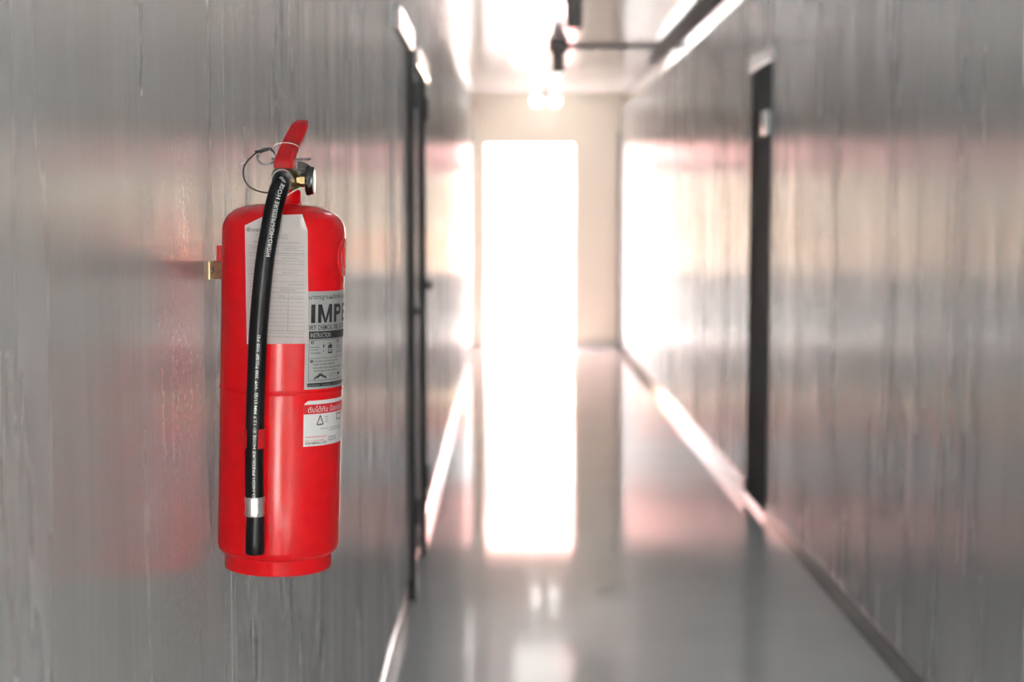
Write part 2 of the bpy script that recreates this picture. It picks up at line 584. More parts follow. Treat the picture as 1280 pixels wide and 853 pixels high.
M['tube'] = M['bulb'].copy()  # glow for out-of-frame fill tubes, added to lighten the upper walls
M['tube'].name = 'fill_tube_glow'
M['tube'].node_tree.nodes['Principled BSDF'].inputs['Emission Strength'].default_value = 5.5
M['tube'].node_tree.nodes['Principled BSDF'].inputs['Emission Color'].default_value = (0.90, 0.97, 1.0, 1)
for y, lab in ((-1.3, 'added unseen fill tube on the ceiling behind the viewer'), (4.2, 'added unseen fill tube on the ceiling just past the extinguisher'), (6.9, 'added unseen fill tube on the ceiling before the dark box fixtures')):
    r = tag(empty('added_fill_lamp', (0.41, y, ZC)), lab, 'lamp', 'unseen fill tubes added along the ceiling')
    link('housing', B(-0.05, 0.05, -0.62, 0.62, -0.035, 0.0, bev=0.004), 'white', r)
    link('tube', sweep([Vector((0, -0.6, -0.062)), Vector((0, 0, -0.062)), Vector((0, 0.6, -0.062))], 0.022, 14), 'tube', r, True, 50)
    for e in (-0.605, 0.605):
        link('end_cap', B(-0.026, 0.026, e - 0.012, e + 0.012, -0.09, -0.034, bev=0.003), 'white', r)


def ceiling_fixture(y, label, half, drop, flange):
    r = empty('ceiling_fixture', (0.41, y, ZC))
    link('housing', B(-half, half, -half, half, -drop, -0.0755, bev=0.006, seg=2), 'trunk', r, True, 40)
    link('mounting_plate', B(-flange, flange, -flange, flange, -0.075, 0.0, bev=0.004), 'trunk', r)
    link('diffuser', lathe([(0, -drop - 0.004), (half * 0.7, -drop - 0.004), (half * 0.7, -drop + 0.002), (0, -drop + 0.002)], 24), 'white', r, True, 40)
    return tag(r, label, 'ceiling fixture', 'box fixtures hanging from the ceiling')


ceiling_fixture(9.2, 'dark grey box fixture hanging nearest under the ceiling, cut by the picture edge', 0.05, 0.228, 0.056)
ceiling_fixture(12.0, 'small dark box fixture hanging beside the conduit, farther from the extinguisher', 0.05, 0.235, 0.080)

r = tag(empty('emergency_light', (0.435, 16.62, ZC)), 'twin lamp with two glowing round heads hanging above the doorway', 'lamp')
link('housing', B(-0.03, 0.03, -0.03, 0.03, -0.035, 0.0, bev=0.004), 'trunk', r)
link('stem', lathe([(0, -0.11), (0.012, -0.11), (0.012, -0.035), (0, -0.035)], 14), 'trunk', r, True, 40)
for s in (-1, 1):
    link('arm', sweep([Vector((0, 0, -0.10)), Vector((s * 0.02, 0, -0.102)), Vector((s * 0.044, 0, -0.105))], 0.007, 10), 'trunk', r, True, 50)
    k = lathe([(0.060 * math.sin(PI * i / 14), -0.060 * math.cos(PI * i / 14)) for i in range(15)], 24, mtx=Matrix.Translation((s * 0.101, -0.0, -0.105)))
    link('lamp_head', k, 'bulb', r, True)

# ------------------------------------------------------------------ outside, beyond the doorway and behind the camera
struct(link('ground', B(-25, 25, YE + 0.12, 70, -0.12, -0.02), 'concrete'))
struct(link('ground', B(-25, 25, -45, YB, -0.12, -0.02), 'concrete'))
tag(link('parapet', B(-1.6, 2.2, 19.5, 19.65, -0.02, 0.74, bev=0.01), 'grey_render'), 'low pale parapet wall seen through the bright doorway', 'wall')
tag(link('pillar', B(-0.75, 0.113, 19.1, 19.49, -0.02, 2.9, bev=0.01), 'grey_render'), 'pale square pillar left of the opening beyond the doorway', 'pillar')
aw = empty('awning', (0.4, 19.6, 2.13))
tag(aw, 'red cloth awning sloping above the terrace beyond the doorway', 'awning')
bm = bmesh.new()
a0, b0 = Vector((-2.0, -2.4, 0.58)), Vector((2.0, -2.4, 0.58))
rows = []
for j in range(9):
    z = 0.58 - 0.58 * j / 8 - 0.04 * math.sin(PI * j / 8)
    rows.append([bm.verts.new((-2.0 + 4.0 * i / 16, -2.4 + 2.4 * j / 8, z + 0.012 * math.cos(i * PI))) for i in range(17)])
for ra, rb in zip(rows, rows[1:]):
    for i in range(16):
        bm.faces.new((ra[i], ra[i + 1], rb[i + 1], rb[i]))
link('canopy', bm, 'awning', aw)
bm = bmesh.new()
top = [bm.verts.new((-2.0 + 4.0 * i / 32, 0.004, 0.0)) for i in range(33)]
bot = [bm.verts.new((-2.0 + 4.0 * i / 32, 0.004, -0.09 - 0.03 * abs(math.sin(PI * i / 4)))) for i in range(33)]
for i in range(32):
    bm.faces.new((top[i], top[i + 1], bot[i + 1], bot[i]))
link('valance', bm, 'awning', aw)
link('front_bar', sweep([Vector((-2.0, -0.01, 0.0)), Vector((0, -0.01, 0.0)), Vector((2.0, -0.01, 0.0))], 0.014, 10), 'steel', aw, True, 50)
r = empty('sign_board', (0.54, 24.0, -0.02))
tag(r, 'orange sign board on a thin post beyond the parapet', 'sign')
link('board', B(-0.19, 0.19, -0.02, 0.02, 0.70, 1.22, bev=0.006), 'orange', r)
link('post', B(-0.025, 0.025, 0.021, 0.06, 0.0, 1.1, bev=0.004), 'steel', r)
r = empty('red_post', (1.03, 24.0, -0.02))
tag(r, 'red painted post right of the orange sign beyond the parapet', 'post')
link('shaft', lathe([(0, 0), (0.06, 0), (0.06, 1.2), (0, 1.26)], 20), 'redsign', r, True, 50)
link('base_plate', B(-0.11, 0.11, -0.11, 0.11, 0.0, 0.02, bev=0.004), 'steel', r)
r = empty('building', (0, 42, -0.02))
tag(r, 'peach coloured sunlit building facade far beyond the doorway', 'building')
link('facade', B(-16, 16, 0, 8, 0, 4.2), 'peach', r)
link('roof', B(-16.3, 16.3, -0.3, 8.3, 4.2, 4.45, bev=0.03), 'redsign', r)
for x in (-9, -6, -3, 0.0, 3, 6, 9):
    f_ = link('window', B(x - 0.6, x + 0.6, -0.06, 0.0, 1.2, 2.6, bev=0.01), 'render', r)
    link('pane', B(x - 0.5, x + 0.5, -0.075, -0.06, 1.3, 2.5), 'glass', f_)

# ------------------------------------------------------------------ the fire extinguisher
EX = empty('fire_extinguisher', (-0.2885, 1.9, 1.060), (0, math.atan(0.011 / 0.374), 0))
tag(EX, 'red fire extinguisher with black hose hanging on the left wall', 'fire extinguisher')
RB = 0.0762
prof = [(0, 0.004), (0.060, 0.004), (0.0635, -0.002), (0.0668, -0.003), (0.0676, 0.001), (0.0676, 0.0135), (0.0682, 0.0158), (0.0725, 0.0178), (0.0752, 0.0220), (RB, 0.0280),
        (RB, 0.100), (RB, 0.160), (RB, 0.2205), (RB + 0.0003, 0.2225), (RB + 0.0011, 0.2245), (RB + 0.0003, 0.2265), (RB, 0.2285), (RB, 0.300), (RB, 0.360), (RB, 0.418)]
for k in range(1, 12):   # rounded shoulder and shallow dome
    t_ = k / 12 * PI / 2
    prof.append((0.024 + (RB - 0.024) * math.cos(t_) ** 0.84, 0.418 + 0.0345 * math.sin(t_) ** 0.9))
prof += [(0.0245, 0.4527), (0.0225, 0.4540), (0.0205, 0.4575), (0.0202, 0.468), (0.0190, 0.4705), (0.0, 0.4705)]
link('body', lathe(prof, 128), 'red', EX, True, 40)

# valve
va = link('valve', lathe([(0, 0.4706), (0.0185, 0.4706), (0.0185, 0.476), (0.0165, 0.478), (0.0160, 0.490), (0.0145, 0.494), (0.0125, 0.497), (0.0125, 0.5035), (0.0, 0.5035)], 40), 'brass', EX, True, 35)
bm = lathe([(0, 0.008), (0.0062, 0.008), (0.0062, 0.0195), (0.0085, 0.0195), (0.0085, 0.0255), (0, 0.0255)], 6, mtx=Matrix.Translation((0, 0, 0.4828)) @ Matrix.Rotation(PI / 2, 4, 'Y'))
link('gauge_stem', bm, 'brass', va)
bm = lathe([(0, 0.002), (0.0128, 0.002), (0.0128, 0.030), (0.0, 0.030)], 24, mtx=Matrix.Translation((0.001, 0, 0.4825)) @ Matrix.Rotation(PI / 2, 4, 'X'))
link('outlet', bm, 'steel', va, True, 35)

# pressure gauge looking along +X
GM = Matrix.Translation((0.0, 0, 0.4828)) @ Matrix.Rotation(PI / 2, 4, 'Y')
ga = link('pressure_gauge', lathe([(0, 0.0266), (0.0165, 0.0266), (0.0182, 0.0276), (0.0187, 0.029), (0.0187, 0.0315), (0.0178, 0.0328), (0.0172, 0.0345), (0.0172, 0.0362), (0.0160, 0.0366), (0.0160, 0.0355), (0, 0.0352)], 56, mtx=GM), 'gaugerim', EX, True, 30)
link('gauge_lens', lathe([(0, 0.0353), (0.0158, 0.0353), (0.0158, 0.0362), (0.0140, 0.0366), (0.0095, 0.0369), (0, 0.0370)], 48, mtx=GM), 'lens', ga, True)

# squeeze lever: a folded channel rising away from the hose side
def channel(path, half0, half1, lip, th, twist=0.0, end_round=0.0):
    """sheet-metal channel along path (in the y-z plane) with lips folded back"""
    bm = bmesh.new()
    sec = []
    n = len(path)
    for i, (x, y, z) in enumerate(path):
        f0 = i / (n - 1)
        h = (half0 + (half1 - half0) * f0) * (1 - end_round * max(0, (i - n + 4) / 3) ** 2)
        a = Vector(path[min(i + 1, n - 1)]) - Vector(path[max(i - 1, 0)])
        a.normalize()
        side = Vector((1, -twist, 0)).normalized()
        nor = side.cross(a).normalized()           # outward: towards the viewer and up
        if nor.y > 0:
            nor = -nor
        p = Vector((x, y, z))
        lp = lip(f0)
        ring = [p - side * h - nor * lp, p - side * h - nor * 0.0025, p - side * (h - 0.0022), p + side * (h - 0.0022), p + side * h - nor * 0.0025, p + side * h - nor * lp,
                p + side * (h - th) - nor * lp, p + side * (h - th) - nor * 0.003, p - side * (h - th) - nor * 0.003, p - side * (h - th) - nor * lp]
        sec.append([bm.verts.new(q) for q in ring])
    for a, b_ in zip(sec, sec[1:]):
        for k in range(10):
            bm.faces.new((a[k], a[(k + 1) % 10], b_[(k + 1) % 10], b_[k]))
    for s in (sec[0], sec[-1]):
        for q in ((0, 1, 8, 9), (1, 2, 3, 4, 7, 8), (4, 5, 6, 7)):
            try:
                bm.faces.new([s[k] for k in q])
            except ValueError:
                pass
    return bm


lp = [(0.0006, -0.0255, 0.4965), (0.0006, -0.0262, 0.5015), (0.0008, -0.0255, 0.5062), (0.0013, -0.0225, 0.5096), (0.0030, -0.0100, 0.5210), (0.0070, 0.0120, 0.5375), (0.0112, 0.0310, 0.5520), (0.0128, 0.0375, 0.5565), (0.0136, 0.0420, 0.5580), (0.0140, 0.0460, 0.5570)]
link('lever', channel(lp, 0.0117, 0.0106, lambda f: max(0.0027, 0.017 * (1 - 0.95 * f)), 0.0014, 0.10, 0.35), 'redlever', EX, True, 35)
cp = [(0.005, -0.006, 0.4950), (0.008, 0.010, 0.4945), (0.012, 0.035, 0.4930), (0.016, 0.060, 0.4880), (0.018, 0.075, 0.4830)]
bm = channel(cp, 0.0115, 0.0105, lambda f: 0.012, 0.0014, 0.10)
link('carry_handle', bm, 'steel', EX, True, 35)['label'] = 'fixed grey carrying handle under the lever'

# safety pin with its wire ring
pin = link('safety_pin', sweep([Vector((-0.016, -0.004, 0.5083)), Vector((0.008, -0.006, 0.5086)), Vector((0.0325, -0.008, 0.5090))], 0.00165, 14), 'steel', EX, True, 50)
rg = []
for i in range(79):
    a = 2 * PI * i / 34
    rg.append(Vector((-0.0225 + 0.0112 * math.cos(a), -0.006 + 0.0035 * math.sin(a) + 0.0011 * (i / 34 - 1), 0.5110 + 0.0102 * math.sin(a) - 0.0012 * (i / 34 - 1))))
rg = [Vector((-0.0122, -0.004, 0.5070))] + rg + [Vector((-0.034, -0.004, 0.5065))]
link('pull_ring', sweep(rg, 0.00085, 8), 'steel', pin, True, 60)
cp = catmull([(-0.0150, -0.010, 0.5215), (-0.0225, -0.014, 0.5200), (-0.0346, -0.013, 0.5140), (-0.0465, -0.010, 0.5020), (-0.0505, -0.008, 0.4900), (-0.0462, -0.008, 0.4770), (-0.0360, -0.010, 0.4695), (-0.0215, -0.014, 0.4663), (-0.0060, -0.020, 0.4672)], 8)
link('retaining_cord', sweep(cp, 0.00100, 8), 'cord', pin, True, 60)['label'] = 'black looped cord on the safety pin'
cp = catmull([(-0.0350, -0.008, 0.5160), (-0.0270, -0.012, 0.5172), (-0.0180, -0.012, 0.5200)], 6)
link('cord_sleeve', sweep(cp, 0.0021, 10), 'cord', pin, True, 50)
cp = catmull([(-0.054, -0.004, 0.5000), (-0.036, -0.006, 0.5120), (-0.0150, -0.012, 0.5225), (-0.0080, -0.016, 0.5262), (0.0030, -0.0135, 0.5283), (0.0130, -0.008, 0.5265), (0.0176, -0.002, 0.5225), (0.0180, 0.004, 0.5150)], 8)
link('seal_wire', sweep(cp, 0.00060, 6), 'string', EX, True, 60)['label'] = 'thin twisted pale seal wire round the lever'

# hose
hp = [(0.0010, -0.0250, 0.4825), (0.0030, -0.0430, 0.4825), (0.0050, -0.0640, 0.4810), (0.0066, -0.0800, 0.4740), (0.0040, -0.0885, 0.4630), (0.0004, -0.0905, 0.4450), (-0.0026, -0.0908, 0.4269), (-0.0082, -0.0908, 0.3907), (-0.0124, -0.0908, 0.3458),
      (-0.0153, -0.0906, 0.3008), (-0.0163, -0.0904, 0.2672), (-0.0172, -0.0903, 0.2300), (-0.0176, -0.0902, 0.1910), (-0.0176, -0.0902, 0.1367), (-0.0168, -0.0902, 0.0997)]
path = catmull(hp, 10)
HR = 0.0112
ho = link('hose', sweep(path, HR, 32), 'rubber', EX, True, 50)
Ls = [0.0]
for a, b_ in zip(path, path[1:]):
    Ls.append(Ls[-1] + (b_ - a).length)


def at_height(z):
    for i in range(len(path) - 1, 0, -1):
        if path[i].z <= z <= path[i - 1].z:
            return Ls[i] + (Ls[i - 1] - Ls[i]) * (z - path[i].z) / max(path[i - 1].z - path[i].z, 1e-6)
    return Ls[-1]


def hose_surface(z0):
    """u runs up the hose from the height z0, v turns to the left round it"""
    s0 = at_height(z0)

    def fn(u, v):
        s = min(max(s0 - u, 0), Ls[-1] - 1e-5)
        i = max(k for k in range(len(Ls)) if Ls[k] <= s)
        i = min(i, len(path) - 2)
        f0 = (s - Ls[i]) / (Ls[i + 1] - Ls[i])
        p = path[i].lerp(path[i + 1], f0)
        t_ = (path[i + 1] - path[i]).normalized()
        front = Vector((0.145, -0.99, 0.0))
        front = (front - t_ * front.dot(t_)).normalized()
        if abs(t_.y) > 0.8:
            front = Vector((0, 0, 1)) - t_ * t_.z
            front.normalize()
        left = front.cross(t_).normalized()
        if left.x > 0:
            left = -left
        a = v / HR
        return p + (front * math.cos(a) + left * math.sin(a)) * (HR + 0.00012)
    return fn


P = Print()
P.text('HYDRO-HIGH-PRESSURE HOSE ID', 0.0, 0.090, -0.0045, 0.0004, 0.004)
# slant of the line of print across the hose
P.bm.verts.ensure_lookup_table()
for v in P.bm.verts:
    v.co.y += -0.0012 + 0.016 * v.co.x
P.lay('hose_lettering', hose_surface(0.391), 'whiteink', ho, 0.004, 0.0012)
P = Print()
P.text('O-HIGH-PRESSURE HOSE ID 12.7 MM (1/2)  WP 300 PSI/BP 900 PSI', 0.0, 0.196, -0.0022, 0.0022, 0.006)
for v in P.bm.verts:
    v.co.y += 0.0002 - 0.009 * v.co.x
P.lay('hose_lettering', hose_surface(0.101), 'whiteink', ho, 0.006, 0.0012)

# crimped ferrule and nozzle
Fz = Matrix.Translation((-0.0164, -0.0902, 0.0))
bm = bmesh.new()
n = 48
pf = [(0.0, 0.1010), (0.0113, 0.1010), (0.0122, 0.0995), (0.0122, 0.0960), (0.0116, 0.0920), (0.0116, 0.0850), (0.0120, 0.0790), (0.0112, 0.0772), (0.0, 0.0772)]
bm = lathe(pf, n)
for v in bm.verts:
    r_ = math.hypot(v.co.x, v.co.y)
    if r_ > 0.001:
        a = math.atan2(v.co.y, v.co.x)
        k = 1 - 0.05 * max(0, math.cos(8 * a)) ** 4
        v.co.x *= k
        v.co.y *= k
    v.co = Fz @ v.co
fe = link('ferrule', bm, 'ferrule', ho, True, 35)
bm = lathe([(0.0070, 0.0345), (0.0075, 0.0310), (0.0105, 0.0306), (0.0116, 0.0320), (0.0115, 0.0450), (0.0106, 0.0770), (0.0, 0.0770)], 36, mtx=Matrix.Translation((-0.0155, -0.0902, 0)))
link('nozzle', bm, 'nozzle', ho, True, 40)

# red spring clip that holds the hose against the cylinder
bm = bmesh.new()
zc0, zc1 = 0.1600, 0.1835
pts = []
for a in [math.radians(d_) for d_ in range(-15, 196, 15)]:      # open towards the viewer
    pts.append((-0.0176 + 0.0127 * math.cos(a), -0.0902 + 0.0127 * math.sin(a)))
pts = [(-0.0176 + 0.0126 * math.cos(math.radians(d_)), -0.0902 + 0.0126 * math.sin(math.radians(d_))) for d_ in range(-62, 225, 11)]
rings = []
for x, y in pts:
    dx, dy = x + 0.0176, y + 0.0902
    L_ = math.hypot(dx, dy)
    i_, o_ = 0.0114 / L_, 0.0128 / L_
    rings.append([bm.verts.new((-0.0176 + dx * k, -0.0902 + dy * k, z)) for k, z in ((i_, zc0), (o_, zc0), (o_, zc1), (i_, zc1))])
for a, b_ in zip(rings, rings[1:]):
    for k in range(4):
        bm.faces.new((a[k], a[(k + 1) % 4], b_[(k + 1) % 4], b_[k]))
bm.faces.new(rings[0])
bm.faces.new(rings[-1][::-1])
box(bm, -0.0226, -0.0126, -0.0785, -0.0690, zc0 + 0.002, zc1 - 0.002)
link('hose_clip', bm, 'redlever', EX, True, 35)

# raised maker's seal high on the right flank
cp = []
for i in range(40):
    a = 2 * PI * i / 40
    th = math.radians(84) + 0.020 * math.cos(a) / RB
    cp.append(Vector((RB * math.sin(th), -RB * math.cos(th), 0.389 + 0.0235 * math.sin(a))))
bm = sweep(cp, 0.0011, 8, closed=True)
cp = []
for i in range(32):
    a = 2 * PI * i / 32
    th = math.radians(84) + 0.011 * math.cos(a) / RB
    cp.append(Vector((RB * math.sin(th), -RB * math.cos(th), 0.389 + 0.013 * math.sin(a))))
sweep(cp, 0.0009, 8, bm, closed=True)
link('embossed_seal', bm, 'red', EX, True)

# hanging lug welded on the wall side
bm = B(-0.0862, -0.0755, 0.020, 0.0235, 0.3785, 0.3985, bev=0.0008)
box(bm, -0.0868, -0.0845, 0.0185, 0.034, 0.3785, 0.3985, bev=0.0006)
link('hanging_lug', bm, 'red', EX, True, 35)


# ------------------------------------------------------------------ stickers on the cylinder
def cyl(off):
    def fn(u, v):        # u: metres along the arc from the left edge of the stickers, v: height
        th = math.radians(29.3) + u / RB
        return Vector(((RB + off) * math.sin(th), -(RB + off) * math.cos(th), v))
    return fn


def sticker(name, outline, m, off=0.00018):
    P = Print()
    P.poly(outline)
    bmesh.ops.triangulate(P.bm, faces=P.bm.faces[:])
    o = P.lay(name, cyl(off), m, EX, 0.004)
    for p in o.data.polygons:
        p.use_smooth = True
    return o


s1 = sticker('instruction_sticker', [(0, 0.2290), (0.158, 0.2290), (0.158, 0.3485), (0.0, 0.3485)], 'silver')
s1['label'] = 'silver grey sticker with black print'
s1.data.materials[0] = M['silver']
s2 = sticker('dealer_sticker', [(0, 0.1590), (0.13, 0.1590), (0.13, 0.2150), (0.006, 0.2150), (0.002, 0.2125), (0, 0.2100)], 'whitesticker')
s2['label'] = 'white sticker with a red band'

U = 0.0075
P = Print()
P.text('มาตรฐานผลิตภัณฑ์อุตสาหกรรม', 0.0045, 0.112, 0.3370, 0.3447, 0.006)
v0, v1 = 0.3100, 0.3325
P.rect(0.0074, 0.0133, v0, v1)                                                     # I
for q in (((0.0172, v0), (0.0222, v0), (0.0222, v1), (0.0172, v1)), ((0.0358, v0), (0.0408, v0), (0.0408, v1), (0.0358, v1)),
          ((0.0172, v1), (0.0230, v1), (0.0305, v0), (0.0275, v0)), ((0.0408, v1), (0.0350, v1), (0.0275, v0), (0.0305, v0))):
    P.poly(q)                                                                      # M
for u in (0.0448, 0.0900):                                                         # P and R
    P.rect(u, u + 0.0058, v0, v1)
    P.rect(u + 0.0055, u + 0.0125, v1 - 0.0045, v1)
    P.rect(u + 0.0055, u + 0.0125, v1 - 0.0135, v1 - 0.0090)
    P.poly([(u + 0.0120, v1), (u + 0.0160, v1 - 0.0012), (u + 0.0182, v1 - 0.0045), (u + 0.0182, v1 - 0.0090), (u + 0.0160, v1 - 0.0123), (u + 0.0120, v1 - 0.0135), (u + 0.0120, v1 - 0.0090), (u + 0.0128, v1 - 0.0080), (u + 0.0128, v1 - 0.0055), (u + 0.0120, v1 - 0.0045)])
P.poly([(0.0985, v0 + 0.0095), (0.1045, v0 + 0.0095), (0.1095, v0), (0.1035, v0)])
P.rect(0.0680, 0.0738, v0, v1)                                                     # E
for v in (v0, (v0 + v1) / 2 - 0.0022, v1 - 0.0045):
    P.rect(0.0735, 0.0840, v, v + 0.0045)
P.rect(0.1135, 0.1192, v0, v1)                                                     # I
P.poly([(0.1220, v0), (0.1275, v0), (0.1325, v1), (0.1280, v1)])                   # A
P.poly([(0.1385, v0), (0.1330, v0), (0.1280, v1), (0.1325, v1)])
P.rect(0.1265, 0.1340, v0 + 0.0045, v0 + 0.0080)
P.rect(0.1420, 0.1475, v0, v1)                                                     # L
P.rect(0.1470, 0.1540, v0, v0 + 0.0045)
for t_, u0, u1 in (('DRY', 0.0020, 0.0150), ('CHEMICAL', 0.0175, 0.0420), ('FIRE', 0.0445, 0.0560), ('EXTINGUISHER', 0.0595, 0.1040)):
    P.text(t_, u0, u1, 0.3012, 0.3075, 0.012)
P.rect(0.005, 0.148, 0.2905, 0.2998)
# instruction box
P.frame(0.005, 0.148, 0.2395, 0.2895, 0.0005)
P.rect(0.005, 0.148, 0.2665, 0.2669)
P.rect(0.052, 0.0524, 0.2668, 0.2895)
P.rect(0.100, 0.1004, 0.2668, 0.2895)
for k, (u, v) in enumerate(((0.0100, 0.2862), (0.0560, 0.2862), (0.1040, 0.2862))):
    P.disc(u, v, 0.0021)
P.disc(0.0092, 0.2632, 0.0021)
P.text('Hold the', 0.0072, 0.0200, 0.2796, 0.2814, 0.01)
P.text('upright', 0.0072, 0.0190, 0.2763, 0.2781, 0.01)
P.text('ยกถังขึ้น', 0.0072, 0.0225, 0.2722, 0.2746, 0.01)
P.text('Pull out', 0.0540, 0.0680, 0.2796, 0.2814, 0.01)
P.text('safety pin', 0.0540, 0.0690, 0.2763, 0.2781, 0.01)
P.text('ดึงสลัก', 0.0540, 0.0700, 0.2722, 0.2746, 0.01)
P.text('Squeeze the handle and aim', 0.0125, 0.0560, 0.2618, 0.2642, 0.01)
P.text('hose to base of the fire', 0.0125, 0.0480, 0.2583, 0.2607, 0.01)
P.text('กดคันบีบและส่ายหัวฉีด', 0.0125, 0.0700, 0.2540, 0.2565, 0.01)
P.text('ไปที่ฐานของไฟ', 0.0125, 0.0540, 0.2500, 0.2527, 0.01)
# little drawing of an extinguisher, a hand on its hose
P.rect(0.0345, 0.0425, 0.2720, 0.2740)
P.frame(0.0345, 0.0425, 0.2720, 0.2790, 0.0006)
P.rect(0.0345, 0.0425, 0.2755, 0.2763)
P.poly([(0.0345, 0.2790), (0.0425, 0.2790), (0.0425, 0.2812), (0.0405, 0.2830), (0.0365, 0.2830), (0.0345, 0.2812)])
P.poly([(0.0380, 0.2830), (0.0398, 0.2830), (0.0398, 0.2846), (0.0380, 0.2846)])
for (ua, va_), (ub, vb) in (((0.0380, 0.2846), (0.0330, 0.2840)), ((0.0330, 0.2840), (0.0300, 0.2810)), ((0.0300, 0.2810), (0.0280, 0.2750)), ((0.0280, 0.2750), (0.0255, 0.2715))):
    P.poly([(ua, va_), (ub, vb), (ub + 0.0004, vb + 0.0005), (ua + 0.0004, va_ + 0.0005)])
P.poly([(0.0258, 0.2790), (0.0272, 0.2800), (0.0282, 0.2822), (0.0270, 0.2838), (0.0256, 0.2822)])
P.poly([(0.0262, 0.2742), (0.0274, 0.2746), (0.0270, 0.2760), (0.0260, 0.2756)])
# flames
fl = [(0.0125, 0.2412), (0.0140, 0.2440), (0.0155, 0.2432), (0.0150, 0.2452), (0.0172, 0.2445), (0.0180, 0.2470), (0.0195, 0.2455), (0.0205, 0.2490), (0.0220, 0.2468), (0.0232, 0.2500), (0.0240, 0.2470), (0.0255, 0.2482), (0.0262, 0.2455),
      (0.0285, 0.2462), (0.0290, 0.2440), (0.0318, 0.2452), (0.0325, 0.2412), (0.0300, 0.2418), (0.0280, 0.2432), (0.0260, 0.2428), (0.0245, 0.2448), (0.0225, 0.2446), (0.0205, 0.2440), (0.0190, 0.2422), (0.0165, 0.2428), (0.0145, 0.2412)]
P.poly(fl)
for k in range(4):
    P.rect(0.037, 0.044 + 0.002 * k, 0.2425 + 0.0016 * k, 0.2428 + 0.0016 * k)
P.poly([(0.0555, 0.2450), (0.0600, 0.2442), (0.0625, 0.2460), (0.0610, 0.2482), (0.0585, 0.2470), (0.0560, 0.2480)])
P.rect(0.0500, 0.0510, 0.2458, 0.2466)
P.rect(0.004, 0.148, 0.2320, 0.2365)
bmesh.ops.triangulate(P.bm, faces=P.bm.faces[:])
P.lay('black_print', cyl(0.00030), 'blackink', s1, 0.003)
P = Print()
P.text('INSTRUCTION', 0.0072, 0.0385, 0.2920, 0.2980, 0.012)
for k, (u, v) in enumerate(((0.0100, 0.2862), (0.0560, 0.2862), (0.1040, 0.2862), (0.0092, 0.2632))):
    P.text('1243'[k] if k != 3 else '3', u - 0.0007, u + 0.0007, v - 0.0012, v + 0.0012, 0.02)
for k in range(22):
    if k % 5 != 4:
        P.rect(0.006 + k * 0.004, 0.0088 + k * 0.004, 0.2336, 0.2342)
P.lay('pale_print', cyl(0.00042), 'silver', s1, 0.003)['kind'] = 'stuff'

P = Print()
P.poly([(0.0, 0.1985), (0.13, 0.1985), (0.13, 0.2103), (0.0, 0.2103)])
P.text('ซื้อถังดับเพลิงคุณภาพ', 0.0025, 0.0345, 0.1683, 0.1720, 0.012)
P.text('โทร. 0-2214-6644', 0.0025, 0.030, 0.1648, 0.1672, 0.008)
bmesh.ops.triangulate(P.bm, faces=P.bm.faces[:])
P.lay('red_print', cyl(0.00030), 'redink', s2, 0.003)
P = Print()
P.text('ดับได้ทัน ป้องกันไฟ', 0.0055, 0.0760, 0.2004, 0.2082, 0.004)
P.lay('white_print', cyl(0.00042), 'whiteink', s2, 0.003)
P = Print()
tri = [(0.0185, 0.1850), (0.0235, 0.1962), (0.0285, 0.1850)]
for a, b_ in zip(tri, tri[1:] + tri[:1]):
    d_ = Vector((b_[0] - a[0], b_[1] - a[1], 0)).normalized() * 0.0007
    P.poly([(a[0] - d_.y, a[1] + d_.x), (b_[0] - d_.y, b_[1] + d_.x), (b_[0] + d_.y, b_[1] - d_.x), (a[0] + d_.y, a[1] - d_.x)])
P.poly([(0.0222, 0.1856), (0.0235, 0.1866), (0.0248, 0.1856)])
P.poly([(0.0229, 0.1905), (0.0235, 0.1896), (0.0241, 0.1905), (0.0235, 0.1914)])
for k in range(3):
    P.text('มอก.' if k == 0 else '332-2537', 0.0310, 0.0375, 0.1934 - 0.0032 * k, 0.1948 - 0.0032 * k, 0.01)
P.frame(0.056, 0.071, 0.1880, 0.1962, 0.0012)
P.text('ได้รับอนุญาตให้ใช้เครื่องหมาย', 0.0235, 0.0680, 0.1785, 0.1808, 0.004)
P.text('มาตรฐานอุตสาหกรรม', 0.0390, 0.0680, 0.1756, 0.1777, 0.004)
P.text('WWW.IMPERIAL.CO.TH', 0.0022, 0.0345, 0.1612, 0.1640, 0.020)
P.text('223/6-8', 0.0380, 0.0540, 0.1666, 0.1694, 0.006)
P.text('กรุงเทพ', 0.0380, 0.0550, 0.1626, 0.1656, 0.006)
P.lay('black_print', cyl(0.00030), 'blackink', s2, 0.003)

# ------------------------------------------------------------------ inspection tag hung from the valve
TG = empty('inspection_tag', EX.location, EX.rotation_euler)
tag(TG, 'grey white paper inspection tag hanging in front of the red cylinder, behind the hose', 'tag')


def card_y(x):
    return -0.0774 + 1.1 * (x - 0.008) ** 2


out = [(-0.0360, 0.4255), (-0.0117, 0.4379), (0.0326, 0.4407), (0.0392, 0.4223), (0.0431, 0.2862), (-0.0313, 0.2835)]
bm = bmesh.new()
bm.faces.new([bm.verts.new((x, z, 0)) for x, z in out])
bmesh.ops.triangulate(bm, faces=bm.faces[:])
for k in range(-7, 9):
    bmesh.ops.bisect_plane(bm, geom=bm.verts[:] + bm.edges[:] + bm.faces[:], plane_co=(k * 0.005, 0, 0), plane_no=(1, 0, 0), dist=1e-7)
for v in bm.verts:
    v.co = Vector((v.co.x, card_y(v.co.x), v.co.y))
bmesh.ops.solidify(bm, geom=bm.faces[:], thickness=0.0004)
link('card', bm, 'paper', TG)
P = Print()
def edge_l(z):
    return -0.0360 + (0.4255 - z) * 0.0331
def edge_r(z):
    return 0.0392 + (0.4223 - z) * 0.0287
P.disc(-0.0312, 0.4212, 0.0028)
P.text('IMPERIAL', -0.0278, 0.0050, 0.4185, 0.4228, 0.03)
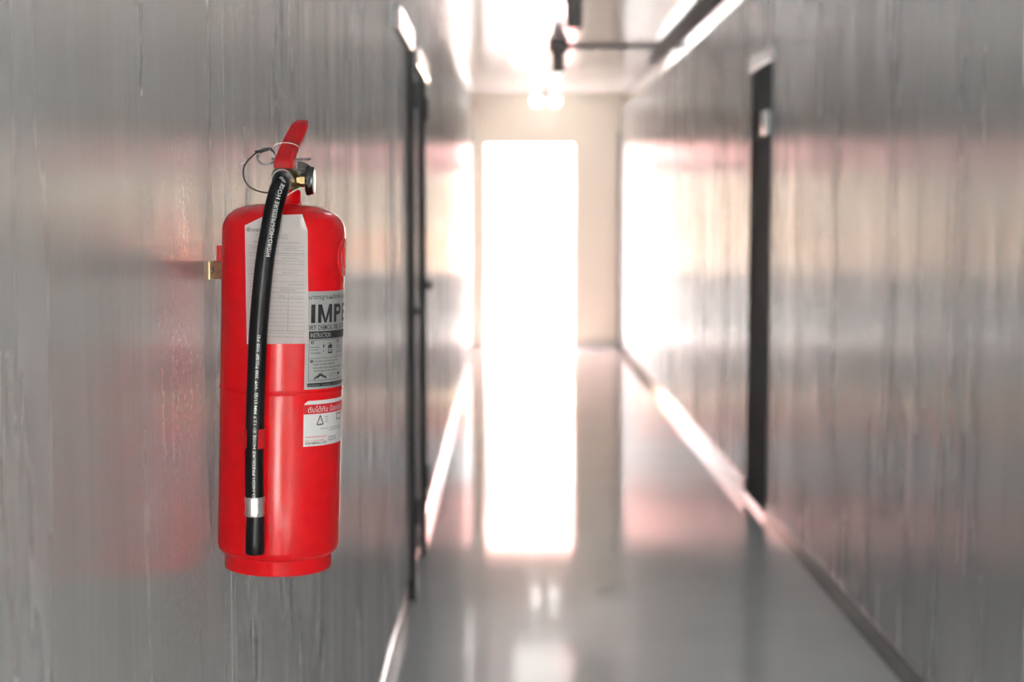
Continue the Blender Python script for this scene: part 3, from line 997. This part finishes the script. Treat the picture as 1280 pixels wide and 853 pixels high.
P.text('FIRE EXTINGUISHER', -0.0240, 0.0020, 0.4150, 0.4162, 0.01)
P.frame(-0.004, 0.0155, 0.4110, 0.4165, 0.0004)
P.text('บัตรตรวจสอบ', 0.0005, 0.0135, 0.4124, 0.4152, 0.004)
P.text('ชื่อลูกค้า . . . . . .  ชนิด 15 ปอนด์', -0.0250, 0.0310, 0.4052, 0.4080, 0.010)
for z in (0.4020, 0.3972, 0.3915, 0.3845, 0.3812, 0.3742, 0.3680, 0.3600, 0.3525):
    P.rect(edge_l(z) + 0.004, edge_r(z) - 0.004, z, z + (0.0005 if z in (0.3960,) else 0.00032))
P.rect(edge_l(0.395) + 0.004, edge_r(0.395) - 0.004, 0.3936, 0.3942)
for u0, z, s in ((-0.030, 0.3990, 'วันที่ติดตั้ง'), (0.010, 0.3990, 'หมายเลขเครื่อง'), (-0.030, 0.3890, 'ผู้ตรวจสอบ'), (0.010, 0.3872, 'สถานที่ตั้ง'), (0.010, 0.3700, 'น้ำหนักรวม'), (-0.028, 0.3560, 'แรงดัน'), (0.018, 0.3560, 'สภาพถัง'), (0.008, 0.3490, 'รายการตรวจ')):
    P.text(s, u0, u0 + 0.018, z, z + 0.0020, 0.0)
# the table at the foot of the card
zt = 0.3470
P.rect(edge_l(zt) + 0.004, edge_r(zt) - 0.004, zt, zt + 0.0005)
P.rect(edge_l(zt) + 0.004, edge_r(zt) - 0.004, zt - 0.0074, zt - 0.0069)
P.text('วัน/เดือน/ปี', -0.0270, -0.012, zt - 0.0056, zt - 0.0034, 0.0)
P.text('สภาพ', 0.0060, 0.0140, zt - 0.0056, zt - 0.0034, 0.0)
P.text('ผู้ตรวจ  หมายเหตุ', 0.0200, 0.0360, zt - 0.0056, zt - 0.0034, 0.0)
for k in range(7):
    z = zt - 0.0118 - 0.0048 * k
    P.rect(edge_l(z) + 0.006, edge_r(z) - 0.005, z, z + 0.0003)
P.rect(0.0176, 0.0180, 0.3010, zt)
P.rect(-0.0190, -0.0186, 0.3010, zt)
P.rect(edge_l(0.30) + 0.004, edge_r(0.30) - 0.004, 0.3008, 0.3013)
P.text('กรุณาตรวจสอบถังดับเพลิงทุกเดือน', -0.0120, 0.0370, 0.2968, 0.2990, 0.0)
P.text('INSPECT THIS EXTINGUISHER EVERY MONTH', -0.0120, 0.0370, 0.2928, 0.2944, 0.0)
P.lay('tag_print', lambda u, v: Vector((u, card_y(u) - 0.00058, v)), 'ink', TG, 0.006)
cp = catmull([(0.0060, -0.0760, 0.4385), (0.0052, -0.0620, 0.4520), (0.0040, -0.0400, 0.4600), (0.0070, -0.0225, 0.4640), (0.0140, -0.0195, 0.4690), (0.0198, -0.0120, 0.4735), (0.0180, 0.0040, 0.4755)], 8)
link('tag_string', sweep(cp, 0.0008, 8), 'string', TG, True, 60)

# ------------------------------------------------------------------ wall bracket
BK = empty('wall_bracket', (XL, 1.945, 1.418))
tag(BK, 'small copper coloured steel bracket on the wall behind the extinguisher', 'bracket')
link('wall_plate', B(0.0002, 0.0030, -0.012, 0.030, -0.001, 0.0225, bev=0.0006), 'brassedge', BK)
link('hook', B(0.0031, 0.0330, 0.0060, 0.0085, -0.001, 0.0225, bev=0.0006), 'copper', BK)
link('screw', lathe([(0, 0.0030), (0.0032, 0.0030), (0.0028, 0.0046), (0.0, 0.0052)], 16, mtx=Matrix.Translation((0.0, -0.002, 0.0105)) @ Matrix.Rotation(PI / 2, 4, 'Y')), 'steel', BK, True, 40)
